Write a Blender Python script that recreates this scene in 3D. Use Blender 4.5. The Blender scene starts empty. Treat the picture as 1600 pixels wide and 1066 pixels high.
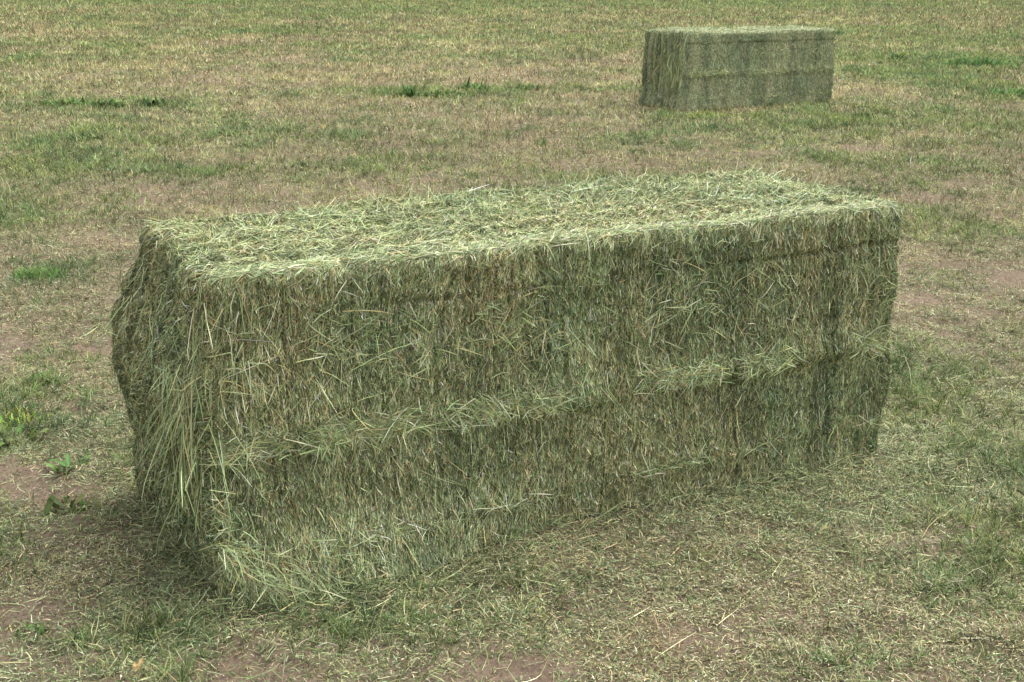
import bpy, math
import numpy as np
from mathutils import Matrix

R = math.radians
scene = bpy.context.scene
COL = scene.collection

# ------------------------------------------------------------------ camera
CAM_H, PITCH, ROLL, FPX = 1.805, 0.301, -0.007, 1905.5
cam_d = bpy.data.cameras.new("camera")
cam = bpy.data.objects.new("camera", cam_d)
COL.objects.link(cam)
cam_d.sensor_width = 36.0
cam_d.lens = FPX / 1600 * 36
cam_d.clip_start = 0.05
cam_d.clip_end = 5000
cam.matrix_world = (Matrix.Translation((0, 0, CAM_H)) @ Matrix.Rotation(math.pi / 2 - PITCH, 4, 'X')
                    @ Matrix.Rotation(-ROLL, 4, 'Z'))
scene.camera = cam

# ------------------------------------------------------------------ sky and sun
SUN_EL, SUN_AZ = R(63), R(56)        # azimuth measured clockwise from +Y (the view direction)
world = bpy.data.worlds.new("World")
scene.world = world
world.use_nodes = True
wn, wl = world.node_tree.nodes, world.node_tree.links
wn.clear()
sky = wn.new("ShaderNodeTexSky")
sky.sky_type = 'NISHITA'
sky.sun_disc = False
sky.sun_elevation = SUN_EL
sky.sun_rotation = SUN_AZ
sky.air_density = 1.0
sky.dust_density = 4.0
hsv = wn.new("ShaderNodeHueSaturation")      # hazy, overcast sky: little blue
hsv.inputs['Saturation'].default_value = 0.16
bg = wn.new("ShaderNodeBackground")
bg.inputs['Strength'].default_value = 0.15
wo = wn.new("ShaderNodeOutputWorld")
wl.new(sky.outputs[0], hsv.inputs['Color'])
wl.new(hsv.outputs[0], bg.inputs['Color'])
wl.new(bg.outputs[0], wo.inputs['Surface'])

sun_d = bpy.data.lights.new("sun", 'SUN')
sun_d.energy = 0.82
sun_d.angle = R(42)
sun_d.color = (1.0, 0.95, 0.88)
sun = bpy.data.objects.new("sun", sun_d)
COL.objects.link(sun)
sd = np.array([math.sin(SUN_AZ) * math.cos(SUN_EL), math.cos(SUN_AZ) * math.cos(SUN_EL), math.sin(SUN_EL)])
from mathutils import Vector
sun.rotation_euler = Vector(sd).to_track_quat('Z', 'Y').to_euler()
sun.location = (3, 6, 12)

scene.view_settings.view_transform = 'Standard'
scene.view_settings.look = 'None'
scene.view_settings.exposure = 1.42
scene.view_settings.gamma = 1.0
scene.render.engine = 'CYCLES'
scene.cycles.max_bounces = 5
scene.cycles.diffuse_bounces = 3
scene.cycles.transparent_max_bounces = 4


# ------------------------------------------------------------------ helpers
_TAB = {}


def vnoise(x, y, seed=0):
    if seed not in _TAB:
        _TAB[seed] = np.random.default_rng(9000 + seed).random(1 << 18).astype(np.float32)
    t = _TAB[seed]
    x, y = np.broadcast_arrays(np.asarray(x, np.float32), np.asarray(y, np.float32))
    ix, iy = np.floor(x), np.floor(y)
    fx, fy = x - ix, y - iy
    ix = ix.astype(np.int32); iy = iy.astype(np.int32)
    fx = fx * fx * (3 - 2 * fx); fy = fy * fy * (3 - 2 * fy)
    x0 = ix & 511; x1 = (ix + 1) & 511; y0 = (iy & 511) << 9; y1 = ((iy + 1) & 511) << 9
    a = t[y0 + x0]; b = t[y0 + x1]; c = t[y1 + x0]; d = t[y1 + x1]
    ab = a + (b - a) * fx; cd = c + (d - c) * fx
    return ab + (cd - ab) * fy - .5


def fbm(x, y, seed=0, octs=4, gain=0.5):
    s = 0; a = 1.0
    for o in range(octs):
        s = s + a * vnoise(x * 2 ** o + 17.3 * o, y * 2 ** o - 9.1 * o, seed + o)
        a *= gain
    return s


def at(px, py):
    """ground position (z=0) that lies under a spot of the photograph"""
    u, v = px - 800, 533 - py
    c, s = math.cos(-ROLL), math.sin(-ROLL)
    u, v = c * u - s * v, s * u + c * v
    dy = FPX * math.cos(PITCH) + v * math.sin(PITCH)
    dz = -FPX * math.sin(PITCH) + v * math.cos(PITCH)
    t = -CAM_H / dz
    return u * t, dy * t


def unit(v):
    return v / np.maximum(np.linalg.norm(v, axis=-1, keepdims=True), 1e-9)


def raw_mesh(name, co, quads, colors=None, smooth=True):
    me = bpy.data.meshes.new(name)
    nv, nf = len(co), len(quads)
    me.vertices.add(nv)
    me.vertices.foreach_set("co", np.ascontiguousarray(co, np.float32).ravel())
    me.loops.add(nf * 4)
    me.loops.foreach_set("vertex_index", np.ascontiguousarray(quads, np.int32).ravel())
    me.polygons.add(nf)
    me.polygons.foreach_set("loop_start", np.arange(nf, dtype=np.int32) * 4)
    if smooth:
        me.polygons.foreach_set("use_smooth", np.ones(nf, bool))
    if colors is not None:
        at_ = me.color_attributes.new("tint", 'FLOAT_COLOR', 'POINT')
        c4 = np.ones((nv, 4), np.float32); c4[:, :3] = colors
        at_.data.foreach_set("color", c4.ravel())
    me.update(calc_edges=True)
    return me


def ribbons(P, S, w, col, taper=None):
    """bent flat stems: P centre lines (N,K,3), S side vectors, w widths, col colours"""
    N, K, _ = P.shape
    if taper is None:
        taper = np.interp(np.linspace(0, 1, K), [0, .15, .8, 1], [.7, 1, .85, .35])
    half = (w[:, None] * taper[None, :] * .5)[..., None]
    V = np.empty((N, K, 2, 3), np.float32)
    V[:, :, 0] = P - S * half
    V[:, :, 1] = P + S * half
    base = (np.arange(N) * K * 2)[:, None]
    k = np.arange(K - 1)[None, :] * 2
    q = np.stack([base + k, base + k + 1, base + k + 3, base + k + 2], -1).reshape(-1, 4)
    c = np.repeat(col[:, None, :], K * 2, 1)
    shade = 1
    return V.reshape(-1, 3), q, (c * shade).reshape(-1, 3)


def join(parts):
    co, qs, cs, off = [], [], [], 0
    for v, q, c in parts:
        co.append(v); qs.append(q + off); cs.append(c); off += len(v)
    return np.concatenate(co), np.concatenate(qs), np.concatenate(cs)


def obj(name, me, mat, parent=None):
    o = bpy.data.objects.new(name, me)
    for m in (mat if isinstance(mat, (list, tuple)) else [mat]):
        me.materials.append(m)
    COL.objects.link(o)
    if parent is not None:
        o.parent = parent
    return o


def tag(o, label=None, cat=None, group=None, kind=None):
    for k, v in (('label', label), ('category', cat), ('group', group), ('kind', kind)):
        if v: o[k] = v
    return o


def pick(rng, n, palette, weights, var=.32):
    w = np.array(weights, float); w /= w.sum()
    i = rng.choice(len(palette), n, p=w)
    c = np.array(palette)[i]
    return np.clip(c * (1 + rng.normal(0, var, (n, 1))) * (1 + rng.normal(0, .06, (n, 3))), .01, .8)


# ------------------------------------------------------------------ materials
def mat_tint(name, rough=.55, transl=.0, spec=.35):
    m = bpy.data.materials.new(name); m.use_nodes = True
    n, l = m.node_tree.nodes, m.node_tree.links
    p = n['Principled BSDF']
    a = n.new("ShaderNodeAttribute"); a.attribute_name = "tint"
    l.new(a.outputs['Color'], p.inputs['Base Color'])
    p.inputs['Roughness'].default_value = rough
    p.inputs['Specular IOR Level'].default_value = spec
    if transl > 0:
        t = n.new("ShaderNodeBsdfTranslucent"); mx = n.new("ShaderNodeMixShader")
        mx.inputs[0].default_value = transl
        l.new(a.outputs['Color'], t.inputs['Color'])
        l.new(p.outputs[0], mx.inputs[1]); l.new(t.outputs[0], mx.inputs[2])
        l.new(mx.outputs[0], n['Material Output'].inputs['Surface'])
    return m


def mat_core():
    m = bpy.data.materials.new("packed hay"); m.use_nodes = True
    n, l = m.node_tree.nodes, m.node_tree.links
    p = n['Principled BSDF']; p.inputs['Roughness'].default_value = .9
    p.inputs['Specular IOR Level'].default_value = .1
    tc = n.new("ShaderNodeTexCoord")
    mp = n.new("ShaderNodeMapping"); mp.inputs['Scale'].default_value = (1, 1, .3)
    nz = n.new("ShaderNodeTexNoise"); nz.inputs['Scale'].default_value = 190; nz.inputs['Detail'].default_value = 4
    cr = n.new("ShaderNodeValToRGB")
    cr.color_ramp.elements[0].position = .32; cr.color_ramp.elements[0].color = (.03, .035, .018, 1)
    cr.color_ramp.elements[1].position = .7; cr.color_ramp.elements[1].color = (.2, .23, .12, 1)
    bp = n.new("ShaderNodeBump"); bp.inputs['Strength'].default_value = .8; bp.inputs['Distance'].default_value = .006
    l.new(tc.outputs['Object'], mp.inputs[0]); l.new(mp.outputs[0], nz.inputs['Vector'])
    l.new(nz.outputs['Fac'], cr.inputs[0]); l.new(cr.outputs[0], p.inputs['Base Color'])
    l.new(nz.outputs['Fac'], bp.inputs['Height']); l.new(bp.outputs[0], p.inputs['Normal'])
    return m


def mat_ground():
    m = bpy.data.materials.new("soil and litter"); m.use_nodes = True
    n, l = m.node_tree.nodes, m.node_tree.links
    p = n['Principled BSDF']; p.inputs['Roughness'].default_value = .95
    p.inputs['Specular IOR Level'].default_value = .1
    tc = n.new("ShaderNodeTexCoord")
    nz = n.new("ShaderNodeTexNoise"); nz.inputs['Scale'].default_value = 55; nz.inputs['Detail'].default_value = 7
    nz.inputs['Roughness'].default_value = .7
    soil = n.new("ShaderNodeValToRGB")
    soil.color_ramp.elements[0].position = .3; soil.color_ramp.elements[0].color = (.09, .062, .046, 1)
    soil.color_ramp.elements[1].position = .72; soil.color_ramp.elements[1].color = (.225, .170, .122, 1)
    a = n.new("ShaderNodeAttribute"); a.attribute_name = "tint"
    nz2 = n.new("ShaderNodeTexNoise"); nz2.inputs['Scale'].default_value = 9; nz2.inputs['Detail'].default_value = 8
    nz2.inputs['Roughness'].default_value = .75
    r2 = n.new("ShaderNodeValToRGB")
    r2.color_ramp.elements[0].position = .3; r2.color_ramp.elements[0].color = (.55, .55, .55, 1)
    r2.color_ramp.elements[1].position = .72; r2.color_ramp.elements[1].color = (1.35, 1.35, 1.35, 1)
    mul = n.new("ShaderNodeMix"); mul.data_type = 'RGBA'; mul.blend_type = 'MULTIPLY'; mul.inputs[0].default_value = 1
    mx = n.new("ShaderNodeMix"); mx.data_type = 'RGBA'; mx.inputs[0].default_value = .5
    bp = n.new("ShaderNodeBump"); bp.inputs['Strength'].default_value = .9; bp.inputs['Distance'].default_value = .012
    for t in (nz, nz2): l.new(tc.outputs['Object'], t.inputs['Vector'])
    l.new(nz.outputs['Fac'], soil.inputs[0]); l.new(nz2.outputs['Fac'], r2.inputs[0])
    l.new(a.outputs['Color'], mul.inputs[6]); l.new(r2.outputs[0], mul.inputs[7])
    l.new(a.outputs['Alpha'], mx.inputs[0])
    l.new(soil.outputs[0], mx.inputs[6]); l.new(mul.outputs[2], mx.inputs[7])
    l.new(mx.outputs[2], p.inputs['Base Color'])
    l.new(nz.outputs['Fac'], bp.inputs['Height']); l.new(bp.outputs[0], p.inputs['Normal'])
    return m


M_HAY = mat_tint("hay stems", .6, 0.0, .18)
M_GRASS = mat_tint("grass blades", .6, .22, .15)
M_LEAF = mat_tint("weed leaves", .6, .25, .12)
M_CORE = mat_core()
M_SOIL = mat_ground()

# ------------------------------------------------------------------ the field
BALE1 = dict(x=-.83, y=3.227, yaw=.476, L=2.516, W=.85, H=.972)
BALE2 = dict(x=2.149, y=15.852, yaw=.504, L=2.517, W=.866, H=.964)


def local(b, x, y):
    c, s = math.cos(b['yaw']), math.sin(b['yaw'])
    dx, dy = x - b['x'], y - b['y']
    return c * dx + s * dy, -s * dx + c * dy


def box_dist(b, x, y):
    a, d = local(b, x, y)
    ox = np.maximum(np.maximum(-a, a - b['L']), 0); oy = np.maximum(np.maximum(-d, d - b['W']), 0)
    return np.hypot(ox, oy)


def gheight(x, y):
    r = np.hypot(x, y)
    h = .035 * fbm(x * .9, y * .9, 5, 3) + .030 * fbm(x * 7, y * 7, 9, 4) * np.clip(14 / (r + 1), 0, 1)
    return h * np.clip(np.minimum(box_dist(BALE1, x, y), box_dist(BALE2, x, y)) / .3, .15, 1)


# greener places and barer places of the field: (photo x, y, half-width, half-height, amount)
GREEN = [(760, 142, 190, 12, .75), (640, 148, 40, 8, .5), (170, 163, 110, 9, .85), (60, 425, 85, 28, .9), (60, 245, 220, 30, .45), (40, 330, 120, 20, .4), (1520, 97, 190, 15, 1.0),
         (1400, 115, 110, 11, .8), (1590, 148, 110, 18, .9), (1460, 190, 170, 22, .5), (1250, 186, 150, 12, .6),
         (70, 252, 160, 24, .45), (300, 268, 250, 14, .55), (620, 255, 180, 15, .3), (1180, 205, 160, 16, .3),
         (30, 640, 110, 60, .9), (700, 905, 200, 25, .4), (1440, 262, 90, 16, .4), (1500, 345, 100, 22, .5), (200, 4, 260, 5, .6), (1200, 8, 500, 8, .6),
         (540, 20, 300, 10, .45), (130, 1000, 90, 30, .45), (540, 980, 130, 40, .4), (60, 90, 140, 6, .3), (900, 90, 120, 10, .3),
         (1000, 850, 90, 50, .35), (1500, 60, 300, 12, .5), (260, 990, 60, 30, .3), (470, 52, 200, 8, .3), (1480, 610, 100, 40, .3)]
BARE = [(190, 870, 130, 60, -.6), (700, 950, 200, 60, -.3), (1060, 1000, 130, 25, .8), (1440, 850, 120, 25, .75), (820, 1045, 70, 18, .8), (620, 100, 300, 12, .6), (330, 128, 300, 16, .6),
        (200, 440, 50, 80, .45), (110, 400, 50, 14, .5), (180, 540, 40, 20, .4), (60, 480, 160, 70, -.15), (1130, 130, 300, 9, .4), (900, 245, 260, 10, .5), (200, 890, 70, 18, .4),
        (1290, 280, 160, 20, .45), (1240, 250, 120, 10, .4), (60, 120, 150, 14, .5), (90, 650, 60, 120, .35), (1430, 480, 90, 30, .3), (1380, 960, 60, 20, .5)]


def blob(lst, x, y):
    s = np.zeros_like(x)
    n1 = .35 * fbm(x * 1.6, y * 1.1, 31, 3); n2 = .35 * fbm(x * 1.3, y * 1.2, 37, 3)
    for px, py, hw, hh, a in lst:
        cx, cy = at(px, py)
        x1, _ = at(px + hw, py)
        _, y1 = at(px, max(py - hh, -25)); _, y0 = at(px, py + hh)
        rx, ry = abs(x1 - cx), max((y1 - y0) / 2, .03)
        cy = (y0 + y1) / 2
        s += a * np.exp(-((x - cx) / rx + n1 * 1.6) ** 2 - ((y - cy) / ry + n2 * 1.6) ** 2)
    return s


def greenness(x, y):
    return -.02 + .04 + .95 * fbm(x * .45, y * .55, 41, 3) + 1.25 * fbm(x * 2.3, y * 2.3, 47, 4, .65) + blob(GREEN, x, y) * 1.6 - blob(BARE, x, y) * .7


def bareness(x, y):
    return .03 + .6 * fbm(x * .6, y * .8, 61, 3) + 1.15 * fbm(x * 2.7, y * 2.7, 67, 4, .6) + blob(BARE, x, y) * np.where(np.hypot(x, y) < 4.6, .95, .35) - blob(GREEN, x, y) * .6


C_GREEN = [(.080, .13, .040), (.125, .18, .058), (.19, .235, .085), (.065, .11, .045), (.25, .27, .12)]
C_DEAD = [(.32, .28, .145), (.26, .205, .12), (.41, .37, .205), (.14, .10, .065), (.23, .245, .105), (.52, .49, .33)]
C_HAYG = [(.11, .155, .065), (.175, .22, .10), (.27, .32, .155), (.075, .11, .042)]


def build_ground():
    rr = np.concatenate([[0.0], np.geomspace(.6, 1500, 620)])
    th = np.concatenate([np.arange(-35, 35, .45), np.arange(35, 325, 5.0)])
    th = np.radians(np.concatenate([th, [325.0]]))
    Rr, T = np.meshgrid(rr, th, indexing='ij')
    x, y = (Rr * np.sin(T)).ravel(), (Rr * np.cos(T)).ravel()
    z = gheight(x, y)
    nr, nt = Rr.shape
    i, j = np.meshgrid(np.arange(nr - 1), np.arange(nt - 1), indexing='ij')
    q = np.stack([i * nt + j, i * nt + j + 1, (i + 1) * nt + j + 1, (i + 1) * nt + j], -1).reshape(-1, 4)
    g = 1 / (1 + np.exp(-(greenness(x, y)) * 5))[:, None]
    r = np.hypot(x, y)
    far = np.clip((r - 6) / 22, 0, 1)
    dead = np.array([.20, .172, .098]); gr = np.array([.080, .115, .038])
    c = dead * (1 - g) + gr * g
    c = c * (1 + .35 * fbm(x * 1.3, y * 1.3, 77, 5, .7))[:, None]
    me = raw_mesh("ground", np.stack([x, y, z], -1), q, c)
    c4 = np.ones((len(x), 4), np.float32); c4[:, :3] = c; c4[:, 3] = np.clip(.25 + .65 * far - .3 * np.clip(bareness(x, y), 0, 1), 0, .95)
    me.color_attributes["tint"].data.foreach_set("color", c4.ravel())
    tag(obj("ground", me, M_SOIL), 'dry mown field of pinkish brown soil under thin grass', 'ground', kind='structure')


def scatter(rng, n, p=1.7, r0=2.2, knee=4.6, r1=75, half=R(32)):
    """random spots in the part of the field in front of the camera, denser where near"""
    m = int(n * 1.15)
    # radial pdf  ~ r (r<knee) , r^(1-p) beyond
    rs = np.geomspace(r0, r1, 4000); pdf = rs * np.where(rs < knee, 1, (knee / rs) ** p)
    cdf = np.cumsum(pdf[:-1] * np.diff(rs)); cdf = np.concatenate([[0], cdf]) / cdf[-1]
    r = np.interp(rng.random(m), cdf, rs)
    a = rng.uniform(-1, 1, m) * (half + 1.0 / r)
    x, y = r * np.sin(a), r * np.cos(a)
    ok = (box_dist(BALE1, x, y) > .0) & (box_dist(BALE2, x, y) > 0)
    return x[ok], y[ok], r[ok]


def blades(rng, x, y, length, width, tilt, col, K=3, curl=.5, lift=0.0):
    """tilt: angle from vertical at the root; curl: further bend to the tip"""
    n = len(x)
    az = rng.uniform(0, 2 * np.pi, n)
    P = np.empty((n, K, 3)); z0 = gheight(x, y) - .002 + lift
    P[:, 0] = np.stack([x, y, z0], -1)
    daz = rng.normal(0, .5, n)
    for k in range(1, K):
        f = (k - .5) / (K - 1)
        t = np.clip(tilt + curl * f, -2, 1.75); a = az + daz * f
        st = length / (K - 1)
        P[:, k] = P[:, k - 1] + np.stack([np.sin(t) * np.cos(a), np.sin(t) * np.sin(a), np.cos(t)], -1) * st[:, None]
    P[:, 1:, 2] = np.maximum(P[:, 1:, 2], (z0 + .001)[:, None])
    sa = rng.uniform(0, 2 * np.pi, n)          # blade twist
    fl = unit(np.stack([-np.sin(az), np.cos(az), rng.normal(0, .35, n)], -1))
    up = np.stack([np.cos(sa), np.sin(sa), np.zeros(n)], -1)
    S = unit(fl * .75 + up * .5)
    S = np.repeat(S[:, None], K, 1)
    return ribbons(P, S, width, col, np.interp(np.linspace(0, 1, K), [0, .5, 1], [.8, 1, .25]))


def tufts(rng, x, y, r, frac):
    """draw blades together into uneven tufts; returns a random number per tuft too"""
    cell = 2.0 ** (np.round(np.log2(.045 + .0065 * r) * 2) / 2)
    ix, iy = np.floor(x / cell).astype(np.int64), np.floor(y / cell).astype(np.int64)
    t = np.random.default_rng(77).random(1 << 16)
    h1 = t[(ix * 7919 + iy * 104729) & 65535]; h2 = t[(ix * 15485863 + iy * 32452843 + 5) & 65535]
    h3 = t[(ix * 49979687 + iy * 86028121 + 9) & 65535]
    cx, cy = (ix + .15 + .7 * h1) * cell, (iy + .15 + .7 * h2) * cell
    k = (rng.random(len(x)) < frac) * rng.uniform(.35, .85, len(x))
    return x + (cx - x) * k, y + (cy - y) * k, h3


def build_field():
    # ---- dry litter and stubble
    rng = np.random.default_rng(11)
    x, y, r = scatter(rng, 1400000, p=1.6)
    b = bareness(x, y)
    keep = rng.random(len(x)) > np.clip(b * 1.1, 0, .93) * np.clip(1.25 - r / 40, .3, 1)
    x, y, r = x[keep], y[keep], r[keep]
    x, y, hv = tufts(rng, x, y, r, .5)
    n = len(x)
    px = r / 1220
    flat = rng.random(n) < np.where(r < 9, .72, .35)
    tilt = np.where(flat, rng.normal(1.45, .18, n), np.abs(rng.normal(.7, .45, n)))
    length = np.where(flat, rng.gamma(3, .0075, n) + .008, rng.gamma(5, .005, n) + .008) * (1 + r / 22)
    width = np.maximum(rng.uniform(.0012, .0030, n), px * rng.uniform(.35, .6, n))
    g = greenness(x, y)
    cg = pick(rng, n, C_HAYG, [3, 3, 2, 2]); cd = pick(rng, n, C_DEAD, [5, 4, 3, 2, 3, 1])
    pg = np.clip(.40 + .35 * g + .25 * np.exp(-box_dist(BALE1, x, y) / .8), .06, .8)
    col = np.where((rng.random(n) < pg)[:, None], cg, cd)
    col = col * (.50 + .8 * ((hv * 5.1) % 1))[:, None] * np.array([1.02, .98, .92])
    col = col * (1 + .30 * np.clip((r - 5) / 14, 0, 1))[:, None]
    col = np.clip(col * (1 + .55 * fbm(x * 3.1, y * 3.1, 83, 3, .6))[:, None] * (1 + fbm(x * .8, y * .8, 84, 2)[:, None] * np.array([.1, .25, .0])), .01, .8)
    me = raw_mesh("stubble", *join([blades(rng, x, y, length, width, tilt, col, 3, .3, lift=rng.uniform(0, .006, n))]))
    tag(obj("stubble", me, M_GRASS), 'short dry tan stubble and litter of the mown field', 'stubble', kind='stuff')
    # ---- chopped crumbs of hay and leaf, near the camera
    rng = np.random.default_rng(14)
    x, y, r = scatter(rng, 1750000, p=2.3, knee=4.4, r1=18)
    b = bareness(x, y)
    k = rng.random(len(x)) > np.clip(b * 1.1, 0, .93)
    x, y, r = x[k], y[k], r[k]; n = len(x)
    f = np.clip(.50 + .8 * fbm(x * 3, y * 3, 55, 3) + .25 * np.exp(-box_dist(BALE1, x, y) / .7), .1, .9)
    col = np.where((rng.random(n) < f)[:, None], pick(rng, n, [(.11, .155, .065), (.17, .22, .10), (.27, .32, .17), (.07, .10, .04), (.40, .43, .27)], [4, 4, 3, 4, 1], .35),
                   pick(rng, n, C_DEAD, [4, 4, 3, 3, 3, 1.6], .3))
    me = raw_mesh("chaff", *join([blades(rng, x, y, rng.gamma(3, .0028, n) + .004, np.maximum(rng.uniform(.0014, .0036, n), r / 1220 * .5), rng.normal(1.15, .4, n), col, 3, .9,
                                         lift=.014 * rng.random(n) ** 2)]))
    tag(obj("chaff", me, M_HAY), 'crumbs of chopped hay and dead leaf covering the near ground', 'chaff', kind='stuff')
    # ---- living grass in patches
    rng = np.random.default_rng(12)
    x, y, r = scatter(rng, 2300000, p=1.38)
    g = greenness(x, y)
    keep = rng.random(len(x)) < np.clip(.20 + .95 * g, .07, 1)
    keep &= box_dist(BALE1, x, y) > .02
    x, y, r, g = x[keep], y[keep], r[keep], g[keep]
    # gather the blades into tufts
    x, y, hv = tufts(rng, x, y, r, .75)
    n = len(x); px = r / 1220
    tall = .6 + .9 * np.clip(g, 0, 1.2) + .5 * np.clip(fbm(x * 5, y * 5, 91, 2), -.3, .6)
    length = (rng.gamma(6, .0048, n) + .006) * tall * (1 + r / 60)
    width = np.maximum(rng.uniform(.0014, .0034, n), px * rng.uniform(.35, .55, n))
    col = pick(rng, n, C_GREEN, [4, 5, 4, 2, 2])
    # some clumps yellower, some bluish
    hue = (fbm(x * 1.7, y * 1.7, 95, 3) + .5 * (hv - .5))[:, None]
    col = np.clip(col * (1 + hue * np.array([.6, .3, .1])) * (.55 + .85 * ((hv * 7.3) % 1))[:, None], .01, .8)
    length = length * (.6 + .9 * ((hv * 3.7) % 1))
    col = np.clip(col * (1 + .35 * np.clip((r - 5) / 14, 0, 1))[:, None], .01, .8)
    dry = (rng.random(n) < np.clip(.42 - .35 * g, .05, .65))[:, None]
    col = np.where(dry, pick(rng, n, C_DEAD, [3, 1, 3, 1, 4, 2]), col)
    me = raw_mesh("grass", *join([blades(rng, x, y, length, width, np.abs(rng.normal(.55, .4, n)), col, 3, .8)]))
    tag(obj("grass", me, M_GRASS), 'patchy short green grass growing through the mown field', 'grass', kind='stuff')
    # ---- loose hay stems dropped on the ground
    rng = np.random.default_rng(13)
    x, y, r = scatter(rng, 390000, p=2.4, r1=30)
    d = box_dist(BALE1, x, y); d2 = box_dist(BALE2, x, y)
    cx, cy = at(1500, 640); ex = np.exp(-((x - cx) / .75) ** 2 - ((y - cy) / .9) ** 2)
    a1, b1 = local(BALE1, x, y)
    p = .03 + .75 * np.exp(-(d / .20) ** 2) + .22 * np.exp(-d / .5) * (b1 < .2) + .6 * np.exp(-(d2 / .3) ** 2) + .55 * ex + .035 * (r < 5)
    keep = rng.random(len(x)) < p
    x, y, r, d = x[keep], y[keep], r[keep], d[keep]; n = len(x)
    lo = rng.random(n) < .035 + .10 * ex[keep]
    length = np.where(lo, rng.uniform(.07, .17, n), rng.gamma(3, .012, n) + .012)
    width = np.maximum(rng.uniform(.0013, .0027, n) + .0003 * lo, r / 1220 * .4)
    col = pick(rng, n, [(.20, .24, .12), (.30, .34, .17), (.44, .44, .24), (.50, .42, .22), (.14, .18, .08), (.33, .37, .15)], [4, 4, 3, 1.2, 3, 3])
    lift = rng.uniform(.004, .012, n) + .045 * np.exp(-(d / .07) ** 2) * rng.random(n)
    tilt = rng.normal(1.47, .12, n) - .25 * np.exp(-(d / .1) ** 2) * rng.random(n)
    me = raw_mesh("loose_hay", *join([blades(rng, x, y, length, width, tilt, col, 4, .12, lift=lift)]))
    tag(obj("loose_hay", me, M_HAY), 'loose pale green hay stems strewn on the ground round the bales', 'loose hay', kind='stuff')


# ------------------------------------------------------------------ hay bales
HAY = [(.070, .092, .042), (.145, .19, .082), (.225, .285, .125), (.37, .43, .215), (.42, .37, .17), (.16, .12, .08), (.55, .58, .38)]
FACES = {  # origin corner, u axis, v axis, normal, (u extent, v extent) keys
    'front': ((0, 0, 0), (1, 0, 0), (0, 0, 1), (0, -1, 0), ('L', 'H')),
    'back': ((1, 1, 0), (-1, 0, 0), (0, 0, 1), (0, 1, 0), ('L', 'H')),
    'left': ((0, 1, 0), (0, -1, 0), (0, 0, 1), (-1, 0, 0), ('W', 'H')),
    'right': ((1, 0, 0), (0, 1, 0), (0, 0, 1), (1, 0, 0), ('W', 'H')),
    'top': ((0, 0, 1), (1, 0, 0), (0, 1, 0), (0, 0, 1), ('L', 'W')),
}
TWINE = np.array([.10, .26, .42, .58, .74, .90])


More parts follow.
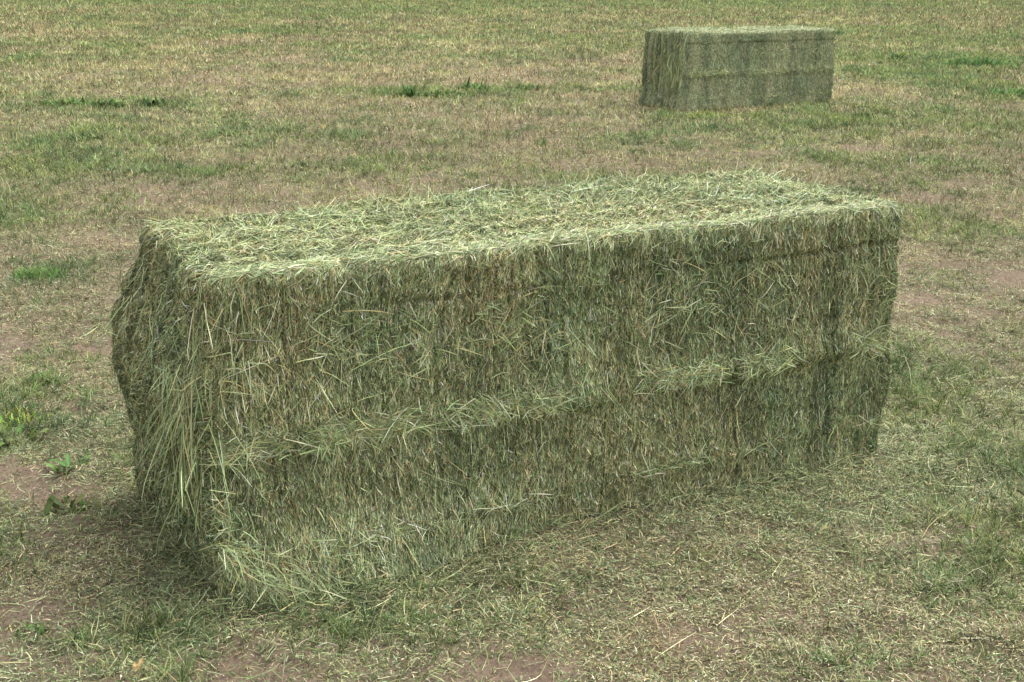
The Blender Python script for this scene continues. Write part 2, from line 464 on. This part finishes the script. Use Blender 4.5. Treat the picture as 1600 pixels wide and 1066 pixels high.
class Bale:
    def __init__(s, b, seed, shape):
        s.L, s.W, s.H = b['L'], b['W'], b['H']; s.dim = np.array([s.L, s.W, s.H])
        s.seed = seed; s.shape = shape; s.r = .03

    def disp(s, p, n):
        a, b, h = p[..., 0], p[..., 1], p[..., 2] / s.H
        sd_ = s.seed; t = 1 - h
        sh = s.shape
        # long sides: plunger band at the top, pressed ridge half way, small step near the foot
        wob = .030 * sh['rough'] * fbm(a * 2.2, a * 0, sd_ + 1, 3)
        wob1 = .008 * fbm(a * 3, a * 0, sd_ + 15, 2)
        q = t + wob
        ridge = np.where(q < .545, np.exp(-((q - .545) / .085) ** 2), np.exp(-((q - .545) / .030) ** 2))
        ridge2 = np.where(q < .87, np.exp(-((q - .87) / .05) ** 2), np.exp(-((q - .87) / .012) ** 2))
        qb = t + wob1; band = 1 / (1 + np.exp((qb - .128) / .006))
        bs = np.clip(sh['band0'] + 1.0 * fbm(a * 1.5, a * 0, sd_ + 16, 2) + sh['band'] * (a / s.L - .4), .1, 1.2)
        flake = np.abs(fbm(a * 11, h * 1.5, sd_ + 3, 2))
        Dy = (sh['ridge'] * ridge * np.clip(.36 + .42 * (1 - sh['rough']) + 1.9 * sh['rough'] * fbm(a * 3.6, 0 * a, sd_ + 2, 3), .0, .85) + sh['ridge'] * .15 * ridge2 + .009 * band * bs - .024 * (.4 + .6 * sh['rough']) * bs * np.exp(-((qb - .138) / .007) ** 2)
              + .020 * (.3 + .7 * sh['rough']) * fbm(a * 3.5, h * 4, sd_ + 4, 3) + .010 * sh['rough'] * fbm(a * 26, h * 7, sd_ + 5, 2)
              + .012 * sh['rough'] * fbm(a * 40, h * 30, sd_ + 6, 2) - .012 * sh['rough'] * np.exp(-(flake / .035) ** 2)
              - .003 * (1 - ridge) * np.exp(-((q - .60) / .05) ** 2))
        Dy = Dy + sh['flare'] * np.exp(-((a - .25) / np.where(a < .25, .3, .55)) ** 2) * np.clip((t - .74) / .26, 0, 1) ** 1.5
        # ends: swollen between the twines
        tw = np.min(np.abs((b / s.W + .02 * fbm(h * 4, b * 0, sd_ + 18, 2))[..., None] - TWINE), -1)
        Dl = (sh['bulge'] * np.where(h > .56, np.exp(-((h - .56) / .29) ** 2), .62 + .38 * np.exp(-((h - .56) / .2) ** 2)) * (.35 + .65 * b / s.W) + .040 * fbm(b * 6, h * 4, sd_ + 7, 3)
              + .015 * fbm(b * 35, h * 25, sd_ + 8, 2) - .045 * np.exp(-(tw / .020) ** 2) + sh['foot'] * np.clip((t - .8) / .2, 0, 1))
        Dr = (.03 * np.exp(-((h - .55) / .3) ** 2) + .03 * fbm(b * 6, h * 9, sd_ + 9, 3) + .012 * fbm(b * 35, h * 25, sd_ + 10, 2)
              - .02 * np.exp(-(tw / .018) ** 2) + .030 * np.clip((t - .45) / .3, 0, 1))
        Dt = (.022 * fbm(a * 2.2, b * 2.5, sd_ + 11, 3) + .022 * fbm(a * 4, b * 26, sd_ + 12, 2) + .014 * fbm(a * 30, b * 34, sd_ + 13, 2)
              - .034 * np.exp(-(tw / .022) ** 2) - sh['droop'] * np.exp(-(a / .16) ** 2) * (1 - .4 * b / s.W))
        n2 = n ** 2
        return (n2[..., 0] * np.where(n[..., 0] < 0, Dl, Dr) + n2[..., 1] * Dy + n2[..., 2] * Dt)

    def surf(s, p):
        """p on the flat box -> (position, normal) on the worn bale"""
        inner = np.clip(p, s.r, s.dim - s.r)
        inner[..., 2] = np.clip(p[..., 2], 0, s.H - s.r)
        n = unit(p - inner + 1e-9)
        return inner + n * (s.r + s.disp(p, n)[..., None]), n

    def wrap(s, p, e=1e-4):
        """fold points that ran off a face over the edge"""
        q = p.copy(); d = s.dim
        for ax in (0, 1):
            over = np.maximum(q[..., ax] - d[ax], 0); under = np.maximum(-q[..., ax], 0)
            ontop = q[..., 2] >= d[2] - 1e-3
            ex = over + under
            o = 1 - ax
            q[..., 2] = np.where(ontop & (ex > 0), q[..., 2] - ex, q[..., 2])
            # side to side: turn the vertical corner
            side = (~ontop) & (ex > 0)
            inward = np.where(q[..., o] < d[o] / 2, 1.0, -1.0)
            q[..., o] = np.where(side, q[..., o] + inward * ex, q[..., o])
            q[..., ax] = np.clip(q[..., ax], 0, d[ax])
        # above the top edge: run onto the top
        ex = np.maximum(q[..., 2] - d[2], 0)
        for ax in (0, 1):
            at0 = q[..., ax] < 1e-6; at1 = q[..., ax] > d[ax] - 1e-6
            q[..., ax] = q[..., ax] + np.where(at0, ex, 0) - np.where(at1, ex, 0)
        q[..., 2] = np.clip(q[..., 2], 0, d[2])
        return q

    def core(s, face, step):
        o, u, v, n, (ku, kv) = FACES[face]
        eu, ev = getattr(s, ku), getattr(s, kv)
        nu, nv = int(eu / step) + 1, int(ev / step) + 1
        U, V = np.meshgrid(np.linspace(0, eu, nu), np.linspace(0, ev, nv), indexing='ij')
        p = np.array(o) * s.dim + U[..., None] * np.array(u) + V[..., None] * np.array(v)
        P, _ = s.surf(p.reshape(-1, 3))
        i, j = np.meshgrid(np.arange(nu - 1), np.arange(nv - 1), indexing='ij')
        q = np.stack([i * nv + j, (i + 1) * nv + j, (i + 1) * nv + j + 1, i * nv + j + 1], -1).reshape(-1, 4)
        return P, q

    def strands(s, rng, face, n, length, ang, spread, width, col, lift0=(0, .004), tip=0.01, K=4, curl=.5,
                uv=None, mask=None, twist=.5, sag=0.0):
        """stems lying on a face. ang: mean direction (0 along u, pi/2 along v)."""
        o, u, v, nn, (ku, kv) = FACES[face]
        eu, ev = getattr(s, ku), getattr(s, kv)
        if uv is None:
            U, V = rng.uniform(0, eu, n), rng.uniform(0, ev, n)
        else:
            U, V = uv
        if mask is not None:
            k = rng.random(n) < mask(U, V); U, V = U[k], V[k]; col = col[k]
            length = length[k]; width = width[k]; n = len(U)
            if hasattr(ang, '__len__'): ang = ang[k]
        th = ang + rng.normal(0, spread, n) + np.where(rng.random(n) < .5, np.pi, 0)
        dth = rng.normal(0, curl, n)
        u_, v_ = np.array(u, float), np.array(v, float)
        flat = np.empty((n, K, 3))
        cu, cv = U - np.cos(th) * length / 2, V - np.sin(th) * length / 2
        for k in range(K):
            flat[:, k] = np.array(o) * s.dim + cu[:, None] * u_ + cv[:, None] * v_
            f = (k + .5) / (K - 1)
            cu = cu + np.cos(th + dth * (f - .5)) * length / (K - 1); cv = cv + np.sin(th + dth * (f - .5)) * length / (K - 1)
        P, N = s.surf(s.wrap(flat))
        f = np.linspace(0, 1, K)[None, :]
        up = rng.uniform(*lift0, n)[:, None] + tip * (rng.random(n) ** 2)[:, None] * f ** 1.6
        P = P + N * up[..., None]
        P[..., 2] -= sag * up * 2
        P[..., 2] = np.maximum(P[..., 2], .004)
        T = unit(np.gradient(P, axis=1))
        tw = rng.normal(0, twist, n)[:, None, None]
        S = unit(np.cross(T, N) * np.cos(tw) + N * np.sin(tw))
        return ribbons(P, S, width, col)


def make_bale(b, seed, shape, lod, labels):
    """lod 1 = near bale with fine stems, larger = coarser"""
    B = Bale(b, seed, shape)
    root = bpy.data.objects.new("hay_bale", None); COL.objects.link(root)
    root.location = (b['x'], b['y'], 0); root.rotation_euler = (0, 0, b['yaw'])
    tag(root, labels, 'hay bale', 'large square hay bales in the field')
    rng = np.random.default_rng(seed)
    wsc = max(1.0, lod * .9); q = 1 / lod ** 1.6
    pi = math.pi

    def L(n, k, th, mn): return (rng.gamma(k, th, n) + mn) * (1 + .12 * (lod - 1))
    def Wd(n, a, c): return rng.uniform(a, c, n) * wsc

    def shade(U, V, base, sd_):   # natural patches of browner and greener hay
        f = fbm(U * 3.5, V * 3.5, sd_, 3)[:, None]; g = fbm(U * 9, V * 2, sd_ + 5, 3)[:, None]
        base = base.mean(0) + (base - base.mean(0)) * shape['rough'] ** .5
        w = fbm(U * 15, V * 1.2, sd_ + 8, 2)[:, None]      # every pressed flake its own tint
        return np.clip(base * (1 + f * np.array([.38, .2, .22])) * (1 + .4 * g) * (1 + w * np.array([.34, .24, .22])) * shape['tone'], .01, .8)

    # hanging stems down the near corner, where the end is coming apart
    def hang(n, start, drift, ln, wd, pal):
        n = max(int(n * q), 20)
        P = np.empty((n, 6, 3)); P[:, 0] = start(n)
        d = drift(n); ln_ = ln(n) * U_(.35, 1, n); d = d + rng.normal(0, .45, (n, 3)) * (rng.random((n, 1)) < .5); wob = rng.normal(0, .40, (n, 3)); kk = rng.integers(1, 7, n)
        for k in range(1, 6):
            f = k / 5
            g = unit(d + np.array([0, 0, -1.0]) * f * .7 + wob * (k >= kk)[:, None])
            P[:, k] = P[:, k - 1] + g * (ln_ / 5)[:, None]
        P[..., 2] = np.maximum(P[..., 2], .012 + .02 * rng.random((n, 1)))
        T = unit(np.gradient(P, axis=1))
        S = unit(np.cross(T, unit(np.array([-.4, -1, .2]) + rng.normal(0, .5, (n, 3)))[:, None, :]))
        return ribbons(P, S, wd(n) * wsc, pick(rng, n, HAY, pal))

    U_ = rng.uniform
    hp = [
        hang(380, lambda n: np.stack([U_(-.09, .03, n) - .02, U_(-.03, .22, n), U_(.40, .72, n)], -1),
             lambda n: np.stack([rng.normal(-.12, .14, n), rng.normal(-.08, .12, n), -np.ones(n)], -1),
             lambda n: U_(.08, .32, n), lambda n: U_(.0016, .003, n), [.3, 1.5, 4, 5, 3.5, .3, 1]),
        hang(200, lambda n: np.stack([U_(-.05, .10, n), U_(-.035, .06, n), U_(.62, .97, n)], -1),
             lambda n: np.stack([rng.normal(-.25, .2, n), rng.normal(-.1, .1, n), -np.ones(n)], -1),
             lambda n: U_(.05, .26, n), lambda n: U_(.0014, .0028, n), [.5, 2, 4, 4, 2, .3, 1]),
        hang(260, lambda n: np.stack([U_(-.12, -.02, n), U_(.2, B.W, n), U_(.25, .9, n)], -1),
             lambda n: np.stack([rng.normal(-.2, .2, n), rng.normal(0, .25, n), -np.ones(n)], -1),
             lambda n: U_(.05, .22, n), lambda n: U_(.0014, .0028, n), [1, 3, 4, 2, 1, .5, .3]),
    ]
    faces = {}
    for face, dens in (('front', 1.0), ('top', 1.0), ('left', 1.0), ('right', .8), ('back', .45)):
        o, u, v, nn, (ku, kv) = FACES[face]
        eu, ev = getattr(B, ku), getattr(B, kv); area = eu * ev
        parts = []
        vert = 0 if face == 'top' else pi / 2
        # fine chaff and leaf bits
        n = int(90000 * area * dens * q); U, V = rng.uniform(0, eu, n), rng.uniform(0, ev, n)
        wts = [4.5, 4.5, 4.5, 2.6, 1.2, 1.0, .8] if face != 'top' else [2.4, 3, 5, 4.2, 1.2, .5, 1.3]
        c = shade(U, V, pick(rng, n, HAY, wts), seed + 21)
        parts.append(B.strands(rng, face, n, L(n, 3, .0042, .004), vert, .55 if face == 'front' else .8, Wd(n, .0016, .0038), c, (-.001, .006), .010, 3, .35, uv=(U, V), twist=.7))
        # packed stems
        n = int(31000 * area * dens * q); U, V = rng.uniform(0, eu, n), rng.uniform(0, ev, n)
        wts = [2.4, 3.2, 4.5, 3.8, 3.2, 1.1, 1.3] if face != 'top' else [1.0, 2, 4.5, 5.5, 2.2, .4, 2.0]
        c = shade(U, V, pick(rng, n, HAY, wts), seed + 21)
        lean = {'top': .38, 'left': .6}.get(face, .20)
        parts.append(B.strands(rng, face, n, L(n, 3, .0075, .009), vert + (.45 if face in ('front', 'top') else .7) * fbm(U * 6, V * 6, seed + 31, 3), lean, Wd(n, .0013, .0028), c, (0, .006), .008, 3, .16, uv=(U, V)))
        # loose longer stems
        n = int((1500 if face == 'top' else 1700 if face == 'left' else 900) * area * dens * q)
        U, V = rng.uniform(0, eu, n), rng.uniform(0, ev, n)
        c = pick(rng, n, HAY, [.3, 1, 3, 6, 5, .5, 3])
        parts.append(B.strands(rng, face, n, L(n, 3, .014, .02), vert + .8 * fbm(U * 4, V * 4, seed + 41, 2), .65 if face == 'left' else .42, Wd(n, .0015, .0029), c, (.002, .010),
                               .05 if face == 'top' else .025, 4, .22, uv=(U, V)))
        if face in ('front', 'back'):
            # ragged stems along the pressed ridges
            for t0, sg, dn, thick in ((.53, .026, 3600, .03), (.862, .018, 500, .015), (.30, .10, 700, .018)):
                n = int(dn * eu * dens * q); U = rng.uniform(0, eu, n)
                V = (1 - t0 + .030 * shape['rough'] * fbm(U * 2.2, U * 0, seed + 1, 3) - np.abs(rng.normal(0, sg, n)) * np.where(rng.random(n) < .7, -1, .6)) * B.H
                clump = fbm(U * 5, U * 0, seed + 51, 3)
                k = rng.random(n) < .34 + 4.0 * clump
                U, V = U[k], V[k]; n = len(U)
                c = pick(rng, n, HAY, [.3, 1.5, 4, 7, 3, .3, 2.5])
                an = np.where(rng.random(n) < .6, -.5, .5) + rng.normal(0, .5, n) + 1.2 * fbm(U * 9, V * 9, seed + 53, 2)
                parts.append(B.strands(rng, face, n, L(n, 3, .016, .025), an, .2, Wd(n, .0018, .0034), c, (.002, .012), thick, 4, .18, uv=(U, V), sag=.3))
            # stems bent over the upper edge
            n = int(2000 * eu * dens * q); U = rng.uniform(0, eu, n); V = B.H - np.abs(rng.normal(0, .022, n)) + .012
            c = pick(rng, n, HAY, [.5, 2, 4, 4, 2, .3, 1.4])
            an = np.where(rng.random(n) < .35, pi / 2, .55) + rng.normal(0, .25, n)
            parts.append(B.strands(rng, face, n, L(n, 3, .016, .02), an, .2, Wd(n, .0014, .0026), c, (.001, .006), .009, 4, .25, uv=(U, V)))
        if face == 'left':      # pale stems lying in stripes between the twines
            for sb in shape['stripes']:
                n = 260; V = rng.uniform(0.1, 1, n) ** .8 * ev; U = (1 - sb) * eu + rng.normal(0, .010, n) + .03 * (V - .5)
                parts.append(B.strands(rng, face, n, L(n, 3, .02, .04), pi / 2, .2, Wd(n, .0018, .003), pick(rng, n, HAY, [0, 1, 4, 6, 3, 0, 2]),
                                       (.006, .02), .01, 4, .3, uv=(U, V)))
        if face == 'top':
            # pale flattened rim along the near edge, and a rough far edge
            n = int(5200 * eu * q); U = rng.uniform(0, eu, n); V = np.abs(rng.normal(0, .045, n))
            c = pick(rng, n, HAY, [.1, .8, 3, 5, 1.4, .1, 3])
            parts.append(B.strands(rng, face, n, L(n, 3, .011, .015), .12, .5, Wd(n, .0014, .0028), c, (.002, .010), .012, 4, .25, uv=(U, V)))
            n = int(1000 * eu * q); U = rng.uniform(0, eu, n); V = rng.uniform(.2, 1, n) ** .6 * ev
            c = pick(rng, n, HAY, [.3, 2, 5, 5, 1.5, .2, 1.5])
            parts.append(B.strands(rng, face, n, L(n, 3, .014, .02), .3, .9, Wd(n, .0014, .0026), c, (.002, .012), .075, 4, .35, uv=(U, V)))
        if face == 'left' and lod > 2: parts += hp
        co, qs, cs = join(parts)
        cc, cq = B.core(face, .012 * (1 if lod < 2 else 1.6))
        allco = np.concatenate([co, cc]); allq = np.concatenate([qs, cq + len(co)])
        allc = np.concatenate([cs, np.full((len(cc), 3), .1)])
        nm = {'front': 'side_face', 'back': 'side_face', 'left': 'end_face', 'right': 'end_face', 'top': 'top_face'}[face]
        me = raw_mesh(nm, allco, allq, allc)
        ob = obj(nm, me, [M_HAY, M_CORE], root)
        mi = np.zeros(len(allq), np.int32); mi[len(qs):] = 1
        me.polygons.foreach_set("material_index", mi)
        faces[face] = ob
    tag(faces['top'], 'pale sunlit top of the bale')
    tag(faces['left'], 'ragged bulging end of the bale')

    if lod > 2: return root
    me = raw_mesh("hanging_straw", *join(hp))
    tag(obj("hanging_straw", me, M_HAY, root), 'long yellow green stems hanging down the loose corner')
    # stems swept round the foot of the near corner
    n = int(600 * q); A = rng.uniform(0, 1, n) ** 1.4 * .5 - .05
    P = np.empty((n, 6, 3))
    zz = np.abs(rng.normal(0, .08, n)) + .01
    P[:, 0] = np.stack([A, -.04 - .15 * np.exp(-((A - .20) / .32) ** 2) * (1 - np.clip(zz, 0, .2) / .25) + rng.normal(0, .012, n), zz + .16 * np.exp(-((A + .05) / .12) ** 2)], -1)
    ln_ = U_(.02, .10, n) * np.where(A < .4, 1, .6); sl = rng.normal(-.3, .6, n); bd = rng.normal(.2, .4, n)
    dy0 = rng.normal(-.15, .3, n)
    sgn = np.where(rng.random(n) < .8, 1, -1)
    kink = rng.normal(0, .35, (n, 3)); kk = rng.integers(1, 5, n); g0 = np.stack([rng.normal(.35, .6, n), dy0, -U_(.1, 1.1, n)], -1)
    for k in range(1, 6):
        g = g0 + kink * (k >= kk)[:, None]
        low = P[:, k - 1, 2] < .03
        g[:, 2] = np.where(low, .02, g[:, 2])
        P[:, k] = P[:, k - 1] + unit(g) * (ln_ / 5)[:, None]
    P[..., 2] = np.maximum(P[..., 2], .006 + .02 * rng.random((n, 1)))
    T = unit(np.gradient(P, axis=1))
    S = unit(np.cross(T, unit(np.array([0, -1, .5]) + rng.normal(0, .4, (n, 3)))[:, None, :]))
    me = raw_mesh("foot_hay", *ribbons(P, S, U_(.0014, .0028, n) * wsc, pick(rng, n, HAY, [1, 3, 5, 4, 2, .4, .8])))
    obj("foot_hay", me, M_HAY, root)
    return root


# ------------------------------------------------------------------ weeds
def leaf_geo(rng, base, az, length, width, elev, droop, col, K=7, wave=.12, shape='lance'):
    f = np.linspace(0, 1, K)
    e = elev - droop * f
    step = length / (K - 1)
    P = np.zeros((K, 3)); P[0] = base
    for k in range(1, K):
        P[k] = P[k - 1] + step * np.array([math.cos(e[k]) * math.cos(az), math.cos(e[k]) * math.sin(az), math.sin(e[k])])
    side = np.array([-math.sin(az), math.cos(az), 0])
    if shape == 'lance': w = np.sin(np.pi * np.clip(f * .93 + .07, 0, 1) ** .8) ** .8
    elif shape == 'oval': w = np.sin(np.pi * np.clip(f, .04, 1)) ** .6
    else: w = np.clip(1.05 - f, .05, 1) ** .6
    w = w * width / 2
    up = np.array([0, 0, 1.0])
    wv = wave * width * np.sin(f * 11 + rng.uniform(0, 6))
    V = np.stack([P - side * w[:, None] + up * (w * .45 + wv)[:, None], P,
                  P + side * w[:, None] + up * (w * .45 - wv)[:, None]], 1)
    q = []
    for k in range(K - 1):
        for j in range(2):
            a = k * 3 + j; q.append([a, a + 1, a + 4, a + 3])
    c = np.repeat(np.array(col)[None], K * 3, 0).reshape(K, 3, 3)
    c[:, 1] *= 1.35      # paler midrib
    return V.reshape(-1, 3), np.array(q), np.clip(c.reshape(-1, 3), 0, .8)


def rosette(name, px, py, n, ln, wd, elev, col, label, cat, seed, shape='lance', spread=0.03, droop=(.3, 1.1), group=None, flat=False):
    rng = np.random.default_rng(seed)
    x, y = at(px, py)
    root = bpy.data.objects.new(name, None); COL.objects.link(root)
    root.location = (x, y, float(gheight(np.array([x]), np.array([y]))[0])); tag(root, label, cat, group)
    for i in range(n):
        az = 2 * math.pi * (i + rng.random() * .8) / n
        c = np.array(col) * (1 + rng.normal(0, .2)) * (1 + rng.normal(0, .08, 3))
        b = np.array([rng.normal(0, spread), rng.normal(0, spread), -.004])
        g = leaf_geo(rng, b, az, ln * rng.uniform(.6, 1.15), wd * rng.uniform(.7, 1.2), elev * rng.uniform(.6, 1.25), rng.uniform(*droop), c, shape=shape)
        obj("leaf", raw_mesh("leaf", *g), M_LEAF, root)
    return root


def clump(name, px, py, n, h, rad, col, label, cat, seed, leaf=.012, group=None, sy=1.0):
    """a dense many-leaved plant or tuft as one mesh"""
    rng = np.random.default_rng(seed)
    x, y = at(px, py)
    parts = []
    for i in range(n):
        rr_ = rad * math.sqrt(rng.random()); a = rng.uniform(0, 2 * math.pi)
        b = np.array([rr_ * math.cos(a), rr_ * math.sin(a) * sy, -.004])
        c = np.array(col) * (1 + rng.normal(0, .33)) * (1 + rng.normal(0, .12, 3))
        k = 1 - .5 * (rr_ / rad) ** 2
        parts.append(leaf_geo(rng, b, rng.uniform(0, 6.28), h * k * rng.uniform(.5, 1.2), leaf * rng.uniform(.6, 1.3),
                              rng.uniform(.7, 1.45), rng.uniform(.1, 1.1), c, K=5, shape='blade' if leaf < .007 else 'lance'))
    o = obj(name, raw_mesh(name, *join(parts)), M_LEAF)
    o.location = (x, y, float(gheight(np.array([x]), np.array([y]))[0]))
    return tag(o, label, cat, group)


def build_weeds():
    G1, G2, G3, YG = (.080, .135, .042), (.105, .165, .05), (.07, .11, .042), (.25, .32, .07)
    gp = 'weeds and tufts scattered over the field'
    clump('leafy_weed', 26, 662, 130, .085, .12, YG, 'bright yellow green leafy weed clump at the left edge of the photo', 'weed', 101, .009, gp)
    rosette('dock_weed', 34, 690, 6, .11, .028, 1.0, G2, 'broad green leaves rising in front of the yellow green weed', 'weed', 102, 'oval', .03, group=gp)
    clump('leafy_weed', 68, 600, 60, .07, .07, G2, 'small mid green leafy weed just above the yellow green clump', 'weed', 103, .010, gp)
    rosette('dock_weed', 112, 742, 11, .095, .020, .75, G1, 'dark green narrow leaved rosette left of the near bale', 'weed', 104, 'lance', .025, group=gp)
    rosette('dock_weed', 98, 798, 6, .075, .028, 1.1, (.10, .125, .045), 'olive brown broad leaved weed below the dark green rosette', 'weed', 105, 'oval', .03, (.1, .5), gp)
    clump('leafy_weed', 125, 800, 26, .05, .04, G1, 'small green weed beside the olive brown leaves', 'weed', 106, .008, gp)
    clump('grass_tuft', 62, 432, 520, .085, .17, (.11, .185, .05), 'wide bright green grass tuft left of the near bale top', 'grass tuft', 107, .0045, gp, .5)
    clump('grass_tuft', 40, 560, 90, .05, .06, (.13, .21, .05), 'little bright grass tuft on dark soil at far left', 'grass tuft', 108, .004, gp)
    clump('broadleaf_weed', 110, 166, 162, 0.152, 0.344, G2, 'bright green broad leaved weed patch in the upper left field', 'weed', 109, .035, gp, .5)
    clump('broadleaf_weed', 165, 168, 126, 0.142, 0.291, G1, 'second weed patch from the left in the upper left field', 'weed', 110, .035, gp, .5)
    clump('broadleaf_weed', 240, 168, 81, 0.183, 0.159, G3, 'upright dark weed at right end of the upper left weed row', 'weed', 111, .03, gp)
    clump('broadleaf_weed', 135, 222, 81, 0.101, 0.185, G3, 'low dark green clump below the upper left weed row', 'weed', 112, .022, gp)
    clump('broadleaf_weed', 350, 213, 126, 0.071, 0.171, (.07, .10, .05), 'flat greyish green clump in the left middle field', 'weed', 113, .028, gp)
    clump('broadleaf_weed', 636, 152, 81, 0.243, 0.132, G1, 'tall dark weed at the left end of the middle weed row', 'weed', 114, .03, gp)
    clump('broadleaf_weed', 695, 150, 234, 0.142, 0.437, G1, 'wide leafy weed patch in the middle of the weed row', 'weed', 115, .03, gp, .5)
    clump('broadleaf_weed', 738, 140, 108, 0.223, 0.238, G2, 'taller bright weed right of the wide leafy patch', 'weed', 116, .03, gp)
    clump('broadleaf_weed', 822, 140, 90, 0.172, 0.198, G1, 'small dark weed at the right end of the middle weed row', 'weed', 117, .025, gp)
    clump('grass_tuft', 845, 228, 60, .13, .07, G1, 'upright green tuft behind the near bale centre', 'grass tuft', 119, .010, gp)
    rosette('dock_weed', 666, 264, 7, .10, .028, .8, G2, 'small weed with shiny green leaves behind the near bale', 'weed', 120, 'lance', .02, group=gp)
    clump('grass_tuft', 735, 276, 110, .07, .10, G1, 'low green tuft close behind the far edge of the near bale', 'grass tuft', 121, .006, gp)
    clump('broadleaf_weed', 1402, 96, 90, 0.243, 0.159, G3, 'dark weed standing right of the distant bale', 'weed', 122, .035, gp)
    clump('broadleaf_weed', 1530, 104, 288, 0.243, 0.727, (.085, .165, .05), 'large deep green weed patch near the upper right edge', 'weed', 123, .035, gp, .4)
    clump('broadleaf_weed', 1575, 150, 198, 0.152, 0.462, (.085, .165, .05), 'deep green weed patch at the right edge below the large one', 'weed', 124, .03, gp, .4)
    clump('broadleaf_weed', 1350, 182, 90, 0.122, 0.118, G3, 'dark little weed in front of the distant bale right end', 'weed', 125, .02, gp)
    clump('broadleaf_weed', 1323, 198, 72, 0.091, 0.079, G3, 'tiny dark weed nearest below the distant bale corner', 'weed', 126, .02, gp)
    clump('broadleaf_weed', 1110, 182, 162, 0.081, 0.291, YG, 'yellow green low weed at the foot of the distant bale', 'weed', 127, .018, gp, .4)
    clump('grass_tuft', 1565, 275, 90, .06, .12, (.06, .10, .035), 'dark low tuft at the right edge behind the near bale', 'grass tuft', 128, .006, gp, .5)
    clump('grass_tuft', 1505, 232, 90, .07, .10, (.13, .20, .06), 'yellow green tuft right of the near bale, before a bare spot', 'grass tuft', 129, .006, gp)
    clump('leafy_weed', 50, 990, 60, .03, .045, G2, 'low green clover like weed near the lower left corner', 'weed', 130, .007, gp)
    clump('leafy_weed', 130, 1005, 60, .04, .04, G1, 'green leafy weed in the lower left foreground, middle of three', 'weed', 131, .006, gp)
    clump('grass_tuft', 228, 1000, 70, .045, .04, (.09, .16, .05), 'thin green tuft above the orange dry leaf', 'grass tuft', 132, .004, gp)
    clump('leafy_weed', 530, 985, 80, .032, .06, G1, 'small leafy weed in front of the near bale corner', 'weed', 133, .006, gp)
    clump('leafy_weed', 655, 920, 24, .035, .02, G2, 'tiny weed sprout at the foot of the near bale', 'weed', 134, .009, gp)
    clump('leafy_weed', 1478, 930, 50, .025, .03, G2, 'small green sprout in the bare right foreground', 'weed', 135, .006, gp)
    # curled dry leaf
    rng = np.random.default_rng(140)
    x, y = at(212, 1056)
    gs = [leaf_geo(rng, np.array([0, 0, .004]), a, l, w, e, d, c, K=7, wave=.3, shape='oval')
          for a, l, w, e, d, c in ((.9, .045, .014, .7, -.3, (.62, .42, .20)), (1.9, .03, .012, .9, .8, (.5, .31, .14)), (.3, .03, .010, .4, -1, (.66, .47, .25)))]
    o = obj('dry_leaf', raw_mesh('dry_leaf', *join(gs)), M_LEAF); o.location = (x, y, .006)
    tag(o, 'curled orange dry leaf lying in the lower left foreground', 'leaf')


build_ground()
make_bale(BALE1, 300, dict(rough=1.0, ridge=.032, flare=.14, bulge=.150, foot=.0, droop=.02, tone=np.array([1.19, 1.13, 1.18]), band=.9, band0=.45, stripes=[]), 1.0,
          'large green hay bale in the foreground with a frayed left corner')
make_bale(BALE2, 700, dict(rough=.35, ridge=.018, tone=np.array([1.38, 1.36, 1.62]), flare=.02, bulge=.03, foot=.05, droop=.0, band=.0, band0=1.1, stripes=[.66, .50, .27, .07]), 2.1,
          'smaller looking square hay bale standing far off in the upper right')
build_weeds()
build_field()
